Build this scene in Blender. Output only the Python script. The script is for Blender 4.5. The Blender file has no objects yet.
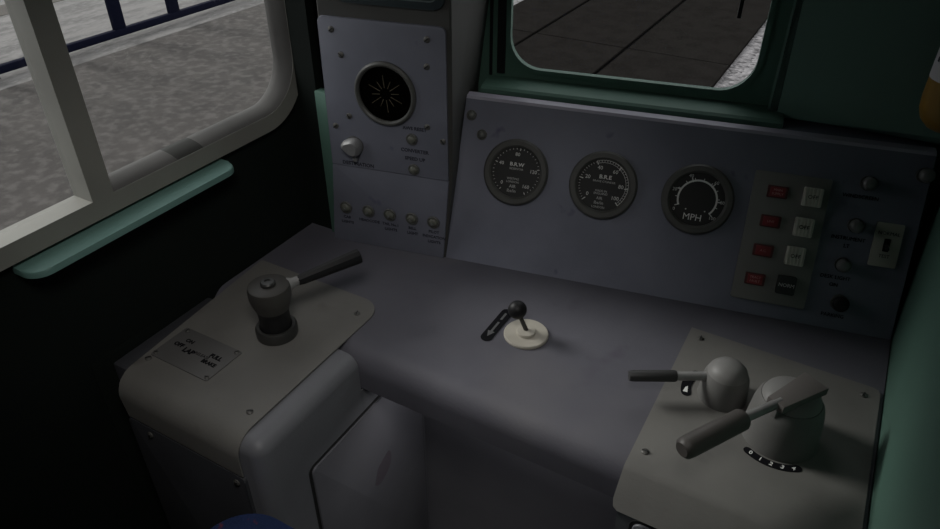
import bpy, bmesh, math, random
from mathutils import Vector, Matrix
from math import sin, cos, pi, radians, atan2

random.seed(7)
SC = bpy.context.scene
COL = SC.collection

# ------------------------------------------------------------------ materials
def s2l(c):
    return tuple((x / 12.92 if x <= .04045 else ((x + .055) / 1.055) ** 2.4) for x in c)

def mat(name, col, rough=.6, metal=0., col2=None, scale=8., lo=.4, hi=.65, detail=5., fine=None, bump=0., bscale=60., spec=.5, stains=None, stretch=None):
    m = bpy.data.materials.new(name); m.use_nodes = True
    nt = m.node_tree; N = nt.nodes; L = nt.links
    b = N['Principled BSDF']
    b.inputs['Roughness'].default_value = rough
    b.inputs['Metallic'].default_value = metal
    b.inputs['Specular IOR Level'].default_value = spec
    b.inputs['Base Color'].default_value = (*col, 1)
    tc = N.new('ShaderNodeTexCoord')
    src = tc.outputs['Object']
    if stretch:
        mp = N.new('ShaderNodeMapping'); mp.inputs['Scale'].default_value = stretch
        L.new(src, mp.inputs[0]); src = mp.outputs[0]
    cur = None
    def noise(sc, a, c, dt=detail):
        n = N.new('ShaderNodeTexNoise'); n.inputs['Scale'].default_value = sc; n.inputs['Detail'].default_value = dt
        L.new(src, n.inputs['Vector'])
        r = N.new('ShaderNodeMapRange'); r.inputs[1].default_value = a; r.inputs[2].default_value = c
        L.new(n.outputs[0], r.inputs[0]); return r.outputs[0]
    def mix(fac, a, c):
        x = N.new('ShaderNodeMix'); x.data_type = 'RGBA'
        L.new(fac, x.inputs[0])
        if a is None: x.inputs[6].default_value = (*col, 1)
        else: L.new(a, x.inputs[6])
        x.inputs[7].default_value = (*c, 1)
        return x.outputs[2]
    if col2: cur = mix(noise(scale, lo, hi), cur, col2)
    if stains:
        for (sc, a, c, cc) in stains: cur = mix(noise(sc, a, c, 3.), cur, cc)
    if fine: cur = mix(noise(fine[0], fine[1], fine[2], 3.), cur, fine[3])
    if cur is not None: L.new(cur, b.inputs['Base Color'])
    if bump:
        n = N.new('ShaderNodeTexNoise'); n.inputs['Scale'].default_value = bscale; n.inputs['Detail'].default_value = 4
        L.new(src, n.inputs['Vector'])
        bp = N.new('ShaderNodeBump'); bp.inputs['Strength'].default_value = bump; bp.inputs['Distance'].default_value = .002
        L.new(n.outputs[0], bp.inputs['Height']); L.new(bp.outputs[0], b.inputs['Normal'])
    return m

M = {}
M['desk'] = mat('desk_vinyl', (.120, .118, .141), .62, col2=(.098, .096, .117), scale=5., stains=[(11., .66, .78, (.088, .081, .105)), (3.2, .55, .75, (.140, .135, .148))], bump=.15, bscale=220)
M['panel'] = mat('panel_paint', (.190, .198, .252), .6, col2=(.152, .160, .208), scale=6., stains=[(13., .67, .74, (.06, .05, .12))], bump=.12, bscale=260)
M['edge'] = mat('panel_edge_worn_lit', (.44, .43, .51), .5, col2=(.34, .33, .41), scale=9.)  # worn edge, with light falling on its top put into the pale colour
M['facing'] = mat('faceplate_paint', (.168, .175, .218), .58, col2=(.138, .144, .182), scale=7., stains=[(16., .68, .74, (.09, .085, .15))], bump=.12, bscale=260)
M['plate'] = mat('control_plate_paint', (.190, .184, .171), .6, col2=(.152, .147, .138), scale=6., stains=[(9., .66, .78, (.115, .105, .095))], bump=.12, bscale=200)
M['pedestal'] = mat('pedestal_paint', (.185, .188, .205), .5, col2=(.155, .158, .175), scale=5., bump=.1, bscale=200)
M['pedpanel'] = mat('pedestal_panel_paint', (.17, .17, .19), .6, col2=(.145, .145, .165), scale=5.)
M['purple'] = mat('smear_purple', (.140, .122, .146), .7)
M['column'] = mat('column_paint', (.066, .065, .061), .65, col2=(.055, .054, .051), scale=6.)
M['darkbox'] = mat('dark_blue_black_panel', (.05, .052, .06), .65, col2=(.042, .043, .05), scale=7.)
M['green'] = mat('cab_green', (.094, .186, .146), .62, col2=(.083, .164, .129), scale=3.)
M['greendark'] = mat('bulkhead_green', (.165, .275, .235), .65, col2=(.148, .247, .21), scale=4.)
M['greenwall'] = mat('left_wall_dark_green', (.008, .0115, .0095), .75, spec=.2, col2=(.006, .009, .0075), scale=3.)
M['teal'] = mat('shelf_teal', (.185, .335, .30), .55, col2=(.16, .295, .265), scale=6.)
M['tealdark'] = mat('cover_dark_teal', (.030, .042, .048), .5)
M['tealline'] = mat('cover_rim_teal', (.10, .125, .13), .5)
M['frame'] = mat('window_frame_grey', (.285, .28, .252), .6, col2=(.245, .24, .217), scale=7.)
M['gasket'] = mat('gasket_grey', (.085, .081, .077), .8, col2=(.062, .059, .056), scale=7., stains=[(5., .63, .7, (.07, .07, .062))])
M['gasketdirt'] = mat('gasket_dirt', (.026, .026, .023), .85)
M['black'] = mat('black_plastic', (.012, .012, .013), .5, spec=.3)
M['blacksat'] = mat('black_bakelite', (.030, .030, .029), .42, col2=(.04, .039, .037), scale=12)
M['handle'] = mat('lever_brown_black', (.052, .049, .045), .5, col2=(.065, .062, .055), scale=14)
M['grip'] = mat('worn_brown_grip', (.105, .095, .088), .5, col2=(.08, .073, .068), scale=9., stretch=(1, 1, 1))
M['gripdark'] = mat('dark_grip', (.042, .042, .042), .5)
M['steel'] = mat('brushed_steel', (.34, .335, .33), .42, .35, col2=(.27, .265, .26), scale=20)
M['bar'] = mat('worn_flat_bar', (.145, .132, .124), .55, col2=(.115, .105, .1), scale=14)
M['cast'] = mat('cast_grey_body', (.165, .162, .155), .55, col2=(.14, .137, .132), scale=9., bump=.1, bscale=150)
M['castlight'] = mat('cast_light_cap', (.215, .21, .203), .5, col2=(.185, .182, .175), scale=12)
M['cream'] = mat('cream_disc', (.50, .47, .405), .55, col2=(.44, .41, .355), scale=14)
M['bezel'] = mat('gauge_bezel_olive', (.092, .092, .086), .42, col2=(.076, .076, .071), scale=12)
M['dial'] = mat('dial_black', (.022, .022, .022), .6)
M['white'] = mat('marking_white', (.85, .85, .83), .6)
M['dimwhite'] = mat('marking_dull_white', (.80, .80, .78), .6)
M['faint'] = mat('marking_faint', (.58, .58, .57), .6)
M['arrow'] = mat('arrow_dull', (.11, .11, .115), .7)
M['ink'] = mat('caption_ink', (.045, .045, .06), .8, spec=.1)
M['inkdark'] = mat('caption_ink_black', (.007, .007, .009), .8, spec=.12)
M['screw'] = mat('screw_metal', (.12, .117, .11), .45, .3)
M['slot'] = mat('screw_slot_dark', (.02, .02, .02), .6)
M['lens'] = mat('lamp_lens_dull', (.145, .15, .125), .45, col2=(.09, .09, .075), scale=90)
M['lensdim'] = mat('lamp_lens_grey', (.13, .135, .125), .4)
M['ivory'] = mat('knob_ivory', (.21, .21, .215), .45, col2=(.16, .16, .165), scale=18)
M['greyknob'] = mat('knob_grey_metal', (.17, .17, .168), .42, .1)
M['swplate'] = mat('switch_plate_grey', (.225, .222, .210), .55, col2=(.195, .193, .183), scale=8)
M['red'] = mat('red_legend', (.25, .030, .036), .45)
M['redframe'] = mat('red_legend_frame', (.11, .03, .03), .5)
M['redtext'] = mat('legend_text_pink', (.60, .30, .29), .6)
M['cap'] = mat('key_cream', (.56, .55, .48), .5)
M['capdark'] = mat('key_dark', (.025, .027, .028), .5)
M['togplate'] = mat('toggle_plate_ivory', (.46, .445, .38), .55, col2=(.40, .385, .33), scale=10)
M['grille'] = mat('speaker_hole_black', (.0022, .0020, .0018), .9, spec=.0)
M['spoke'] = mat('speaker_rib_brown', (.09, .075, .05), .6)
M['yellow'] = mat('extinguisher_ochre', (.27, .15, .022), .4, col2=(.22, .125, .02), scale=6)
M['label'] = mat('label_white', (.48, .47, .50), .6)
M['blue'] = mat('moquette_blue', (.010, .026, .090), .9, col2=(.012, .026, .1), scale=40., stains=[(35., .62, .68, (.14, .03, .06))], bump=.4, bscale=300)
M['floor'] = mat('floor_lino', (.34, .33, .32), .7, col2=(.28, .27, .26), scale=6)
M['ceiling'] = mat('ceiling_grey', (.16, .16, .15), .7)
M['brown'] = mat('platform_brown_grit', (.052, .0455, .041), .9, col2=(.036, .0315, .0285), scale=4., lo=.36, hi=.64, detail=8., fine=(14., .46, .66, (.078, .070, .065)), stains=[(6.5, .50, .70, (.028, .024, .022)), (2.2, .5, .66, (.043, .037, .0335)), (5., .71, .735, (.014, .010, .009))], bump=.5, bscale=30)
M['pave'] = mat('pale_pavement', (.185, .176, .170), .9, col2=(.115, .109, .106), scale=4.2, lo=.40, hi=.58, detail=8., stretch=(2.2, .5, 1), fine=(30., .5, .7, (.225, .217, .213)))
M['earth'] = mat('earth_band', (.075, .066, .056), .9, col2=(.06, .053, .047), scale=3)
M['rail'] = mat('navy_rail', (.005, .006, .016), .8, spec=.05)
M['rubber'] = mat('crossing_rubber', (.0150, .0137, .0128), .9, spec=.0, col2=(.0115, .0105, .0098), scale=5., fine=(45., .5, .7, (.021, .0192, .018)), bump=.5, bscale=40)
M['seam'] = mat('seam_black', (.0012, .0011, .0011), .9, spec=.05)

def gravel_mat():
    m = bpy.data.materials.new('ballast_gravel'); m.use_nodes = True
    nt = m.node_tree; N = nt.nodes; L = nt.links; b = N['Principled BSDF']; b.inputs['Roughness'].default_value = .9
    tc = N.new('ShaderNodeTexCoord'); v = N.new('ShaderNodeTexVoronoi'); v.inputs['Scale'].default_value = 20
    L.new(tc.outputs['Object'], v.inputs['Vector'])
    sep = N.new('ShaderNodeSeparateColor'); L.new(v.outputs['Color'], sep.inputs[0])
    cr = N.new('ShaderNodeValToRGB'); e = cr.color_ramp.elements
    e[0].position = 0; e[0].color = (.06, .056, .058, 1); e[1].position = 1; e[1].color = (.27, .255, .262, 1)
    L.new(sep.outputs[0], cr.inputs[0]); L.new(cr.outputs[0], b.inputs['Base Color'])
    bp = N.new('ShaderNodeBump'); bp.inputs['Strength'].default_value = .8; bp.inputs['Distance'].default_value = .03; bp.invert = True
    L.new(v.outputs['Distance'], bp.inputs['Height']); L.new(bp.outputs[0], b.inputs['Normal'])
    return m
M['gravel'] = gravel_mat()

def glass_mat():
    m = bpy.data.materials.new('window_glass'); m.use_nodes = True
    nt = m.node_tree; N = nt.nodes; L = nt.links; N.remove(N['Principled BSDF'])
    t = N.new('ShaderNodeBsdfTransparent'); t.inputs[0].default_value = (.93, .94, .935, 1)
    g = N.new('ShaderNodeBsdfGlossy'); g.inputs['Roughness'].default_value = .03
    x = N.new('ShaderNodeMixShader'); x.inputs[0].default_value = .02
    L.new(t.outputs[0], x.inputs[1]); L.new(g.outputs[0], x.inputs[2]); L.new(x.outputs[0], N['Material Output'].inputs[0])
    return m
M['glass'] = glass_mat()

# ------------------------------------------------------------------ helpers
def tag(o, label=None, cat=None, group=None, kind=None):
    if label: o['label'] = label
    if cat: o['category'] = cat
    if group: o['group'] = group
    if kind: o['kind'] = kind
    return o

def empty(name, mtx, label=None, cat=None, group=None, kind=None):
    o = bpy.data.objects.new(name, None); COL.objects.link(o)
    o.empty_display_size = .02
    o.matrix_world = mtx if isinstance(mtx, Matrix) else Matrix.Translation(mtx)
    return tag(o, label, cat, group, kind)

def obj(name, bm, m, parent=None, mtx=None, smooth=35, label=None):
    bmesh.ops.recalc_face_normals(bm, faces=bm.faces)
    me = bpy.data.meshes.new(name); bm.to_mesh(me); bm.free()
    for mm in (m if isinstance(m, (list, tuple)) else [m]): me.materials.append(M[mm] if isinstance(mm, str) else mm)
    if smooth:
        for p in me.polygons: p.use_smooth = True
        me.set_sharp_from_angle(angle=radians(smooth))
    o = bpy.data.objects.new(name, me); COL.objects.link(o)
    if parent: o.parent = parent
    if mtx is not None:
        if parent: o.matrix_local = mtx
        else: o.matrix_world = mtx
    if label: o['label'] = label
    return o

I4 = Matrix.Identity(4)
def T(x, y, z): return Matrix.Translation((x, y, z))
def frame(o, x, y, z):
    m = Matrix.Identity(4)
    for i in range(3): m[i][0] = x[i]; m[i][1] = y[i]; m[i][2] = z[i]; m[i][3] = o[i]
    return m

def add_box(bm, x0, x1, y0, y1, z0, z1, bev=0, seg=2, mi=0):
    r = bmesh.ops.create_cube(bm, size=1)
    vs = r['verts']
    for v in vs:
        v.co = Vector((x0 + (x1 - x0) * (v.co.x + .5), y0 + (y1 - y0) * (v.co.y + .5), z0 + (z1 - z0) * (v.co.z + .5)))
    es = list({e for v in vs for e in v.link_edges})
    fs = list({f for v in vs for f in v.link_faces})
    for f in fs: f.material_index = mi
    if bev:
        q = bmesh.ops.bevel(bm, geom=es, offset=bev, segments=seg, profile=.5, affect='EDGES')
        for f in q['faces']: f.material_index = mi

def box(*a, **k):
    bm = bmesh.new(); add_box(bm, *a, **k); return bm

def rrect(x0, x1, y0, y1, r, seg=8):
    """rounded rectangle outline; r may be a tuple (bl, br, tr, tl)"""
    if not isinstance(r, (tuple, list)): r = (r,) * 4
    pts = []
    for (cx, cy, a0, rr) in ((x0, y0, pi, r[0]), (x1, y0, 1.5 * pi, r[1]), (x1, y1, 0, r[2]), (x0, y1, .5 * pi, r[3])):
        if rr <= 1e-6: pts.append((cx, cy)); continue
        ox = cx + (rr if cx == x0 else -rr); oy = cy + (rr if cy == y0 else -rr)
        for i in range(seg + 1):
            a = a0 + .5 * pi * i / seg
            pts.append((ox + rr * cos(a), oy + rr * sin(a)))
    return pts

def circle(cx, cy, r, n=32): return [(cx + r * cos(2 * pi * i / n), cy + r * sin(2 * pi * i / n)) for i in range(n)]

def add_prism(bm, outer, z0, z1, holes=(), bev=0, mi=0):
    loops = [outer] + list(holes)
    def cap(z):
        es = []
        for lp in loops:
            vs = [bm.verts.new((p[0], p[1], z)) for p in lp]
            es += [bm.edges.new((vs[i], vs[(i + 1) % len(vs)])) for i in range(len(vs))]
        return es
    if not holes:
        a = [bm.verts.new((p[0], p[1], z0)) for p in outer]
        b = [bm.verts.new((p[0], p[1], z1)) for p in outer]
        n = len(outer)
        fs = [bm.faces.new(list(reversed(a))), bm.faces.new(b)]
        for i in range(n): fs.append(bm.faces.new((a[i], a[(i + 1) % n], b[(i + 1) % n], b[i])))
        for f in fs: f.material_index = mi
        if bev:
            es = list(fs[1].edges)
            q = bmesh.ops.bevel(bm, geom=es, offset=bev, segments=2, profile=.5, affect='EDGES')
            for f in q['faces']: f.material_index = mi
        return
    e0 = cap(z0); e1 = cap(z1)
    for es in (e0, e1):
        g = bmesh.ops.triangle_fill(bm, use_beauty=True, use_dissolve=False, edges=es)
        for f in g['geom']:
            if isinstance(f, bmesh.types.BMFace): f.material_index = mi
    for x, y in zip(e0, e1):
        f = bm.faces.new((x.verts[0], x.verts[1], y.verts[1], y.verts[0])); f.material_index = mi

def prism(*a, **k):
    bm = bmesh.new(); add_prism(bm, *a, **k); return bm

def add_lathe(bm, prof, n=36, mi=0, m=None):
    """profile of (r, z) revolved about z"""
    m = m or Matrix.Identity(4)
    rings = []
    for (r, z) in prof:
        if r < 1e-6: rings.append([bm.verts.new(m @ Vector((0, 0, z)))])
        else: rings.append([bm.verts.new(m @ Vector((r * cos(2 * pi * i / n), r * sin(2 * pi * i / n), z))) for i in range(n)])
    for a, b in zip(rings, rings[1:]):
        if len(a) == 1 and len(b) == 1: continue
        for i in range(n):
            j = (i + 1) % n
            if len(a) == 1: f = bm.faces.new((a[0], b[i], b[j]))
            elif len(b) == 1: f = bm.faces.new((a[i], a[j], b[0]))
            else: f = bm.faces.new((a[i], a[j], b[j], b[i]))
            f.material_index = mi
    for ring, first in ((rings[0], 1), (rings[-1], 0)):
        if len(ring) > 1:
            f = bm.faces.new(list(reversed(ring)) if first else ring); f.material_index = mi

def lathe(prof, n=36, mi=0, m=None):
    bm = bmesh.new(); add_lathe(bm, prof, n, mi, m); return bm

def along(p, q):
    """matrix whose z runs from p towards q, origin p"""
    p = Vector(p); d = (Vector(q) - p).normalized()
    return T(*p) @ d.to_track_quat('Z', 'Y').to_matrix().to_4x4()

def annulus(r0, r1, z0, z1, bev=.001, n=40):
    b = bev
    prof = [(r0, z0), (r1, z0), (r1, z1 - b), (r1 - b, z1), (r0 + b, z1), (r0, z1 - b), (r0, z0)]
    bm = bmesh.new(); rings = [[bm.verts.new((r * cos(2 * pi * i / n), r * sin(2 * pi * i / n), z)) for i in range(n)] for r, z in prof[:-1]]
    for k in range(len(rings)):
        a = rings[k]; c = rings[(k + 1) % len(rings)]
        for i in range(n): bm.faces.new((a[i], a[(i + 1) % n], c[(i + 1) % n], c[i]))
    return bm

def arcband(r0, r1, a0, a1, z0, z1, n=20, c=(0, 0), rnd=True):
    o = []
    rm = (r1 - r0) / 2
    for i in range(n + 1):
        a = a0 + (a1 - a0) * i / n; o.append((c[0] + r1 * cos(a), c[1] + r1 * sin(a)))
    if rnd:
        for i in range(1, 6):
            t = pi * i / 6; a = a1
            cx = c[0] + (r0 + rm) * cos(a); cy = c[1] + (r0 + rm) * sin(a)
            b = a + t * (1 if a1 > a0 else -1)
            o.append((cx + rm * cos(b), cy + rm * sin(b)))
    for i in range(n + 1):
        a = a1 + (a0 - a1) * i / n; o.append((c[0] + r0 * cos(a), c[1] + r0 * sin(a)))
    if rnd:
        for i in range(1, 6):
            t = pi * i / 6; a = a0
            cx = c[0] + (r0 + rm) * cos(a); cy = c[1] + (r0 + rm) * sin(a)
            b = a + pi + t * (1 if a1 > a0 else -1)
            o.append((cx + rm * cos(b), cy + rm * sin(b)))
    if a1 < a0: o.reverse()
    return o

DG = None
def add_text(bm, s, size, x, y, z=0., rot=0., th=.0003, mi=0, sx=1., off=0.):
    """letters as thin raised marks, centred at x, y"""
    c = bpy.data.curves.new('t', 'FONT'); c.body = s; c.size = size; c.align_x = 'CENTER'; c.align_y = 'CENTER'; c.resolution_u = 2; c.extrude = th; c.offset = off
    o = bpy.data.objects.new('t', c); COL.objects.link(o)
    bpy.context.view_layer.update()
    dg = bpy.context.evaluated_depsgraph_get()
    me = bpy.data.meshes.new_from_object(o.evaluated_get(dg))
    n0 = len(bm.verts); f0 = len(bm.faces)
    bm.from_mesh(me)
    bm.verts.ensure_lookup_table(); bm.faces.ensure_lookup_table()
    mt = T(x, y, z) @ Matrix.Rotation(rot, 4, 'Z') @ Matrix.Diagonal((sx, 1, 1, 1))
    for v in bm.verts[n0:]: v.co = mt @ v.co
    for f in bm.faces[f0:]: f.material_index = mi
    bpy.data.objects.remove(o); bpy.data.curves.remove(c); bpy.data.meshes.remove(me)

def texts(rows):
    bm = bmesh.new()
    for r in rows: add_text(bm, *r[:4], **(r[4] if len(r) > 4 else {}))
    return bm

def screw(parent, x, y, z=0., r=.0055, a=.6, m=None):
    mt = (m or Matrix.Identity(4)) @ T(x, y, z)
    s = obj('screw', lathe([(r * 1.0, 0), (r, r * .25), (r * .7, r * .5), (0, r * .58)], 16), 'screw', parent, mt)
    bm = box(-r * .85, r * .85, -r * .16, r * .16, r * .3, r * .64)
    bmesh.ops.rotate(bm, verts=bm.verts, matrix=Matrix.Rotation(a, 3, 'Z'))
    obj('slot', bm, 'slot', s, Matrix.Identity(4), 0)
    return s

def sheet(rows, faces, th):
    bm = bmesh.new(); vs = [bm.verts.new(p) for p in rows]
    for f in faces: bm.faces.new([vs[i] for i in f])
    bmesh.ops.recalc_face_normals(bm, faces=bm.faces)
    bmesh.ops.solidify(bm, geom=bm.faces[:], thickness=th)
    return bm

# ------------------------------------------------------------------ frames of reference
AN = radians(11.5)
BL = Vector((-.625, 1.003, 0))
U = Vector((cos(AN), sin(AN), 0)); NH = Vector((-sin(AN), cos(AN), 0)); Z = Vector((0, 0, 1)); X = Vector((1, 0, 0)); Y = Vector((0, 1, 0))
LEAN = radians(25)
V = NH * sin(LEAN) + Z * cos(LEAN); PN = U.cross(V)
def P(u, v, n=0.): return frame(BL + U * u + V * v + PN * n, U, V, PN)           # on the sloping panel
def C(u, z, n=0.): return frame(BL + U * u + Z * z - NH * n, U, Z, -NH)          # on the upright column face
FLOOR = -.73; CEIL = 1.22

# ------------------------------------------------------------------ the cab shell
tag(obj('floor', box(-.98, .20, -.75, 1.45, FLOOR - .03, FLOOR), 'floor', smooth=0), kind='structure')
tag(obj('ceiling', box(-1.0, .22, -.75, 1.50, CEIL, CEIL + .03), 'ceiling', smooth=0), kind='structure')
LW = frame(Vector((-.95, 0, 0)), Y, Z, X)
WY0, WY1, WZ0, WZ1 = .325, .997, .247, .79
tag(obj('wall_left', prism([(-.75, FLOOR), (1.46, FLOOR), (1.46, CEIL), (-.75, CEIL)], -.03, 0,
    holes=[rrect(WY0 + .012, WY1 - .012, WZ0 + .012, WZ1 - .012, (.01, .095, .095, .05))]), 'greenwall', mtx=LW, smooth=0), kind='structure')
tag(obj('wall_back', box(-.98, .20, -.78, -.75, FLOOR, CEIL), 'green', smooth=0), kind='structure')
tag(obj('wall_right', box(.165, .195, -.75, 1.46, FLOOR, CEIL), 'green', smooth=0), kind='structure')

# left window: frame, gasket, two panes
w1 = empty('window_1', (-.95, .33, .247), kind='structure')
LWl = T(0, -.33, -.247) @ LW; LWl = Matrix.Translation((0.95 - .95, 0, 0)) @ frame(Vector((0, -.33, -.247)), Y, Z, X)
MY0, MY1 = .521, .557
holes = [rrect(WY0 + .03, MY0, .278, WZ1 - .03, (.0, 0, 0, .04)), rrect(MY1, .974, .278, WZ1 - .03, (0, .088, .088, 0), 10)]
obj('window_frame', prism(rrect(WY0, WY1, WZ0, WZ1, (.01, .108, .108, .06), 12), -.028, .015, holes=holes), 'frame', w1, LWl, smooth=25)
bm = bmesh.new()
path = rrect(MY1, .974, .278, WZ1 - .03, (0, .088, .088, 0), 10)
path2 = []
def dense(q):
    o = []
    for i in range(len(q)):
        a_, b_ = Vector(q[i]), Vector(q[(i + 1) % len(q)]); n_ = max(1, int((b_ - a_).length / .02))
        if i == len(q) - 1: o.append(a_); break
        o += [a_ + (b_ - a_) * k / 24 for k in range(24)] if (b_ - a_).length > .1 else [a_]
    return o
inset = rrect(MY1 - .004, .974 - .011, .278 + .011, WZ1 - .041, (0, .077, .077, 0), 10)
sec = [(0, .0145), (.20, .0120), (.65, .0030), (.95, -.010), (1, -.022), (.6, -.028), (0, -.028)]
rows = [[bm.verts.new((p[0] + (q[0] - p[0]) * t, p[1] + (q[1] - p[1]) * t, d)) for (t, d) in sec] for p, q in zip(dense(path), dense(inset))]
for i in range(len(rows) - 1):
    for k in range(len(sec)):
        k2 = (k + 1) % len(sec)
        f_ = bm.faces.new((rows[i][k], rows[i + 1][k], rows[i + 1][k2], rows[i][k2]))
        if .678 < rows[i][0].co.x < .722 and rows[i][0].co.y < .3: f_.material_index = 1
obj('gasket', bm, ['gasket', 'gasketdirt'], w1, LWl, smooth=50)
obj('pane', prism(rrect(WY0 + .026, MY0 + .004, .274, WZ1 - .026, (.0, 0, 0, .04)), -.020, -.016), 'glass', w1, LWl, smooth=0)
obj('pane', prism(rrect(MY1 - .004, .972, .280, WZ1 - .028, (0, .086, .086, 0)), -.020, -.016), 'glass', w1, LWl, smooth=0)

# front bulkhead with the windscreen opening (local x along the bulkhead, y up)
WO = .215
FW = frame(BL + NH * WO, U, Z, -NH)
HO = rrect(.058, .508, .323, .96, .062, 10)
tag(obj('wall_front', prism([(-.40, FLOOR), (.86, FLOOR), (.86, CEIL), (-.40, CEIL)], -.010, 0, holes=[HO]), 'green', mtx=FW, smooth=0), kind='structure')
w2 = empty('window_2', FW @ T(.28, .313, 0), kind='structure')
l2 = T(-.28, -.313, 0)
obj('window_frame', prism(rrect(.051, .515, .317, .967, .069, 10), -.009, .004, holes=[rrect(.060, .506, .325, .958, .060, 10)]), 'green', w2, l2, smooth=30)
obj('pane', prism(rrect(.0585, .5075, .3235, .9595, .061), -.0075, -.0045), 'glass', w2, l2, smooth=0)
# sill under the windscreen
bm = bmesh.new()
prof = [(.158, .289), (.158, .297), (.164, .301), (.214, .306), (.214, .289)]
n = len(prof)
L0 = [bm.verts.new(BL + U * .018 + NH * o + Z * z) for o, z in prof]
L1 = [bm.verts.new(BL + U * .566 + NH * o + Z * z) for o, z in prof]
bm.faces.new(L0); bm.faces.new(L1[::-1])
for i in range(n): bm.faces.new((L0[i], L0[(i + 1) % n], L1[(i + 1) % n], L1[i]))
tag(obj('trim_1', bm, 'green', smooth=20), kind='structure')
# bulkhead to the right of the windscreen, square across the cab
tag(obj('wall_front_right', prism(rrect(-.137, .1645, .2935, CEIL, (.001, 0, 0, .001)), -1.42, -1.305, bev=.018), 'greendark', mtx=frame(Vector((0, 0, 0)), X, Z, -Y), smooth=40), kind='structure')
# low green panel beside the column and the corner behind it
tag(obj('trim_2', box(-.888, -.80, .968, .99, -.02, .309, .003), 'green', smooth=30), kind='structure')
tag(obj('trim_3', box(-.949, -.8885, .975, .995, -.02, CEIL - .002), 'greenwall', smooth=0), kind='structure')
for n_, a_, b_, z_ in (('black_strip_1', .034, .0505, .311), ('black_strip_2', .0185, .0245, .300)):  # thin black strips filling the dark zone left of the glass
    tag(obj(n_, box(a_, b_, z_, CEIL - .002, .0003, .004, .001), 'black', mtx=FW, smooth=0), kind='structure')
# heater casing on the left wall
h = empty('heater_casing', (-.942, .65, -.35), 'near-black flat heater casing low on the left wall behind the left pedestal', 'heater')
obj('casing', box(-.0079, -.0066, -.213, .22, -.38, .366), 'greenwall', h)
obj('grille', box(-.0066, -.0062, -.20, -.205 + .04, -.30, -.12), 'darkbox', h)

# ------------------------------------------------------------------ desk
dk = empty('driving_desk', (-.38, .9, -.03), 'purple-grey driving desk with rolled front edge under the instrument panel', 'desk')
prof = [(None, 0.), (.722, 0.)]
for i in range(1, 9):
    a = .5 * pi * i / 8
    prof.append((.722 - .040 * sin(a), -.040 + .040 * cos(a)))
prof += [(.682, -.074), (.688, -.079), (.70, -.079), (.705, -.06), (.76, -.035), (None, -.035)]
bm = bmesh.new()
xs = [(-.946, 1.01), (.163, 1.24)]
st = [[bm.verts.new((x + .38, (yb if y is None else y) - .9, z + .03)) for (y, z) in prof] for x, yb in xs]
n = len(prof)
for i in range(n): bm.faces.new((st[0][i], st[0][(i + 1) % n], st[1][(i + 1) % n], st[1][i]))
bm.faces.new(st[0]); bm.faces.new(st[1][::-1])
obj('desk_top', bm, 'desk', dk, Matrix.Identity(4), 40)
obj('kneehole_panel', box(-.61 + .38, -.13 + .38, .868 - .9, .885 - .9, FLOOR + .031, -.036 + .03), 'pedpanel', dk, Matrix.Identity(4), 0)

# ------------------------------------------------------------------ left pedestal
pl = empty('left_pedestal', (-.776, .65, FLOOR), 'grey rounded pedestal with a dark front panel, carrying the brake lever on the left', 'pedestal')
PLm = T(.776, -.65, -FLOOR)
bm = box(-.908, -.604, .446, .6805, FLOOR + .001, -.002)
es = [e for e in bm.edges if (abs(e.verts[0].co.y - .446) < 1e-4 and abs(e.verts[1].co.y - .446) < 1e-4 and not (e.verts[0].co.z < -.7 and e.verts[1].co.z < -.7) and max(e.verts[0].co.x, e.verts[1].co.x) > -.7)
      or (e.verts[0].co.x > -.61 and e.verts[1].co.x > -.61 and e.verts[0].co.z > -.01 and e.verts[1].co.z > -.01)]
bmesh.ops.bevel(bm, geom=es, offset=.024, segments=6, profile=.5, affect='EDGES')
add_box(bm, -.948, -.604, .6800, .866, FLOOR + .001, -.081)
obj('carcass', bm, 'pedestal', pl, PLm, 40)
obj('side_ledge', box(-.948, -.9085, .470, .6795, -.35, -.004, .004), 'darkbox', pl, PLm, 30)
SW = frame(Vector((-.604, 0, 0)), Y, Z, X)
sp = obj('side_panel', prism(rrect(.537, .852, FLOOR + .06, -.135, (.006, .006, .006, .010)), .0004, .005, bev=.002), 'pedpanel', pl, PLm @ SW)
obj('seam', prism(rrect(.531, .858, FLOOR + .054, -.129, (.008, .008, .008, .013)), .0001, .0012), 'slot', sp, Matrix.Identity(4), 0)
bm = bmesh.new()
add_prism(bm, [(.713 + cos(.9) * .036 * cos(t) * (1 + .12 * sin(3 * t)) - sin(.9) * .021 * sin(t), -.312 + sin(.9) * .036 * cos(t) + cos(.9) * .021 * sin(t) * (1 + .2 * cos(4 * t))) for t in [2 * pi * i / 28 for i in range(28)]], .005, .0053)
obj('smear', bm, 'purple', sp, Matrix.Identity(4), 0)
FP = frame(Vector((0, .446, 0)), X, Z, -Y)
fp = obj('front_panel', prism(rrect(-.9025, -.642, FLOOR + .05, -.078, .008), .0004, .006, bev=.0025), 'darkbox', pl, PLm @ FP)
for x in (-.852, -.660): screw(fp, x, -.094, .006, .006, .9)
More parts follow.
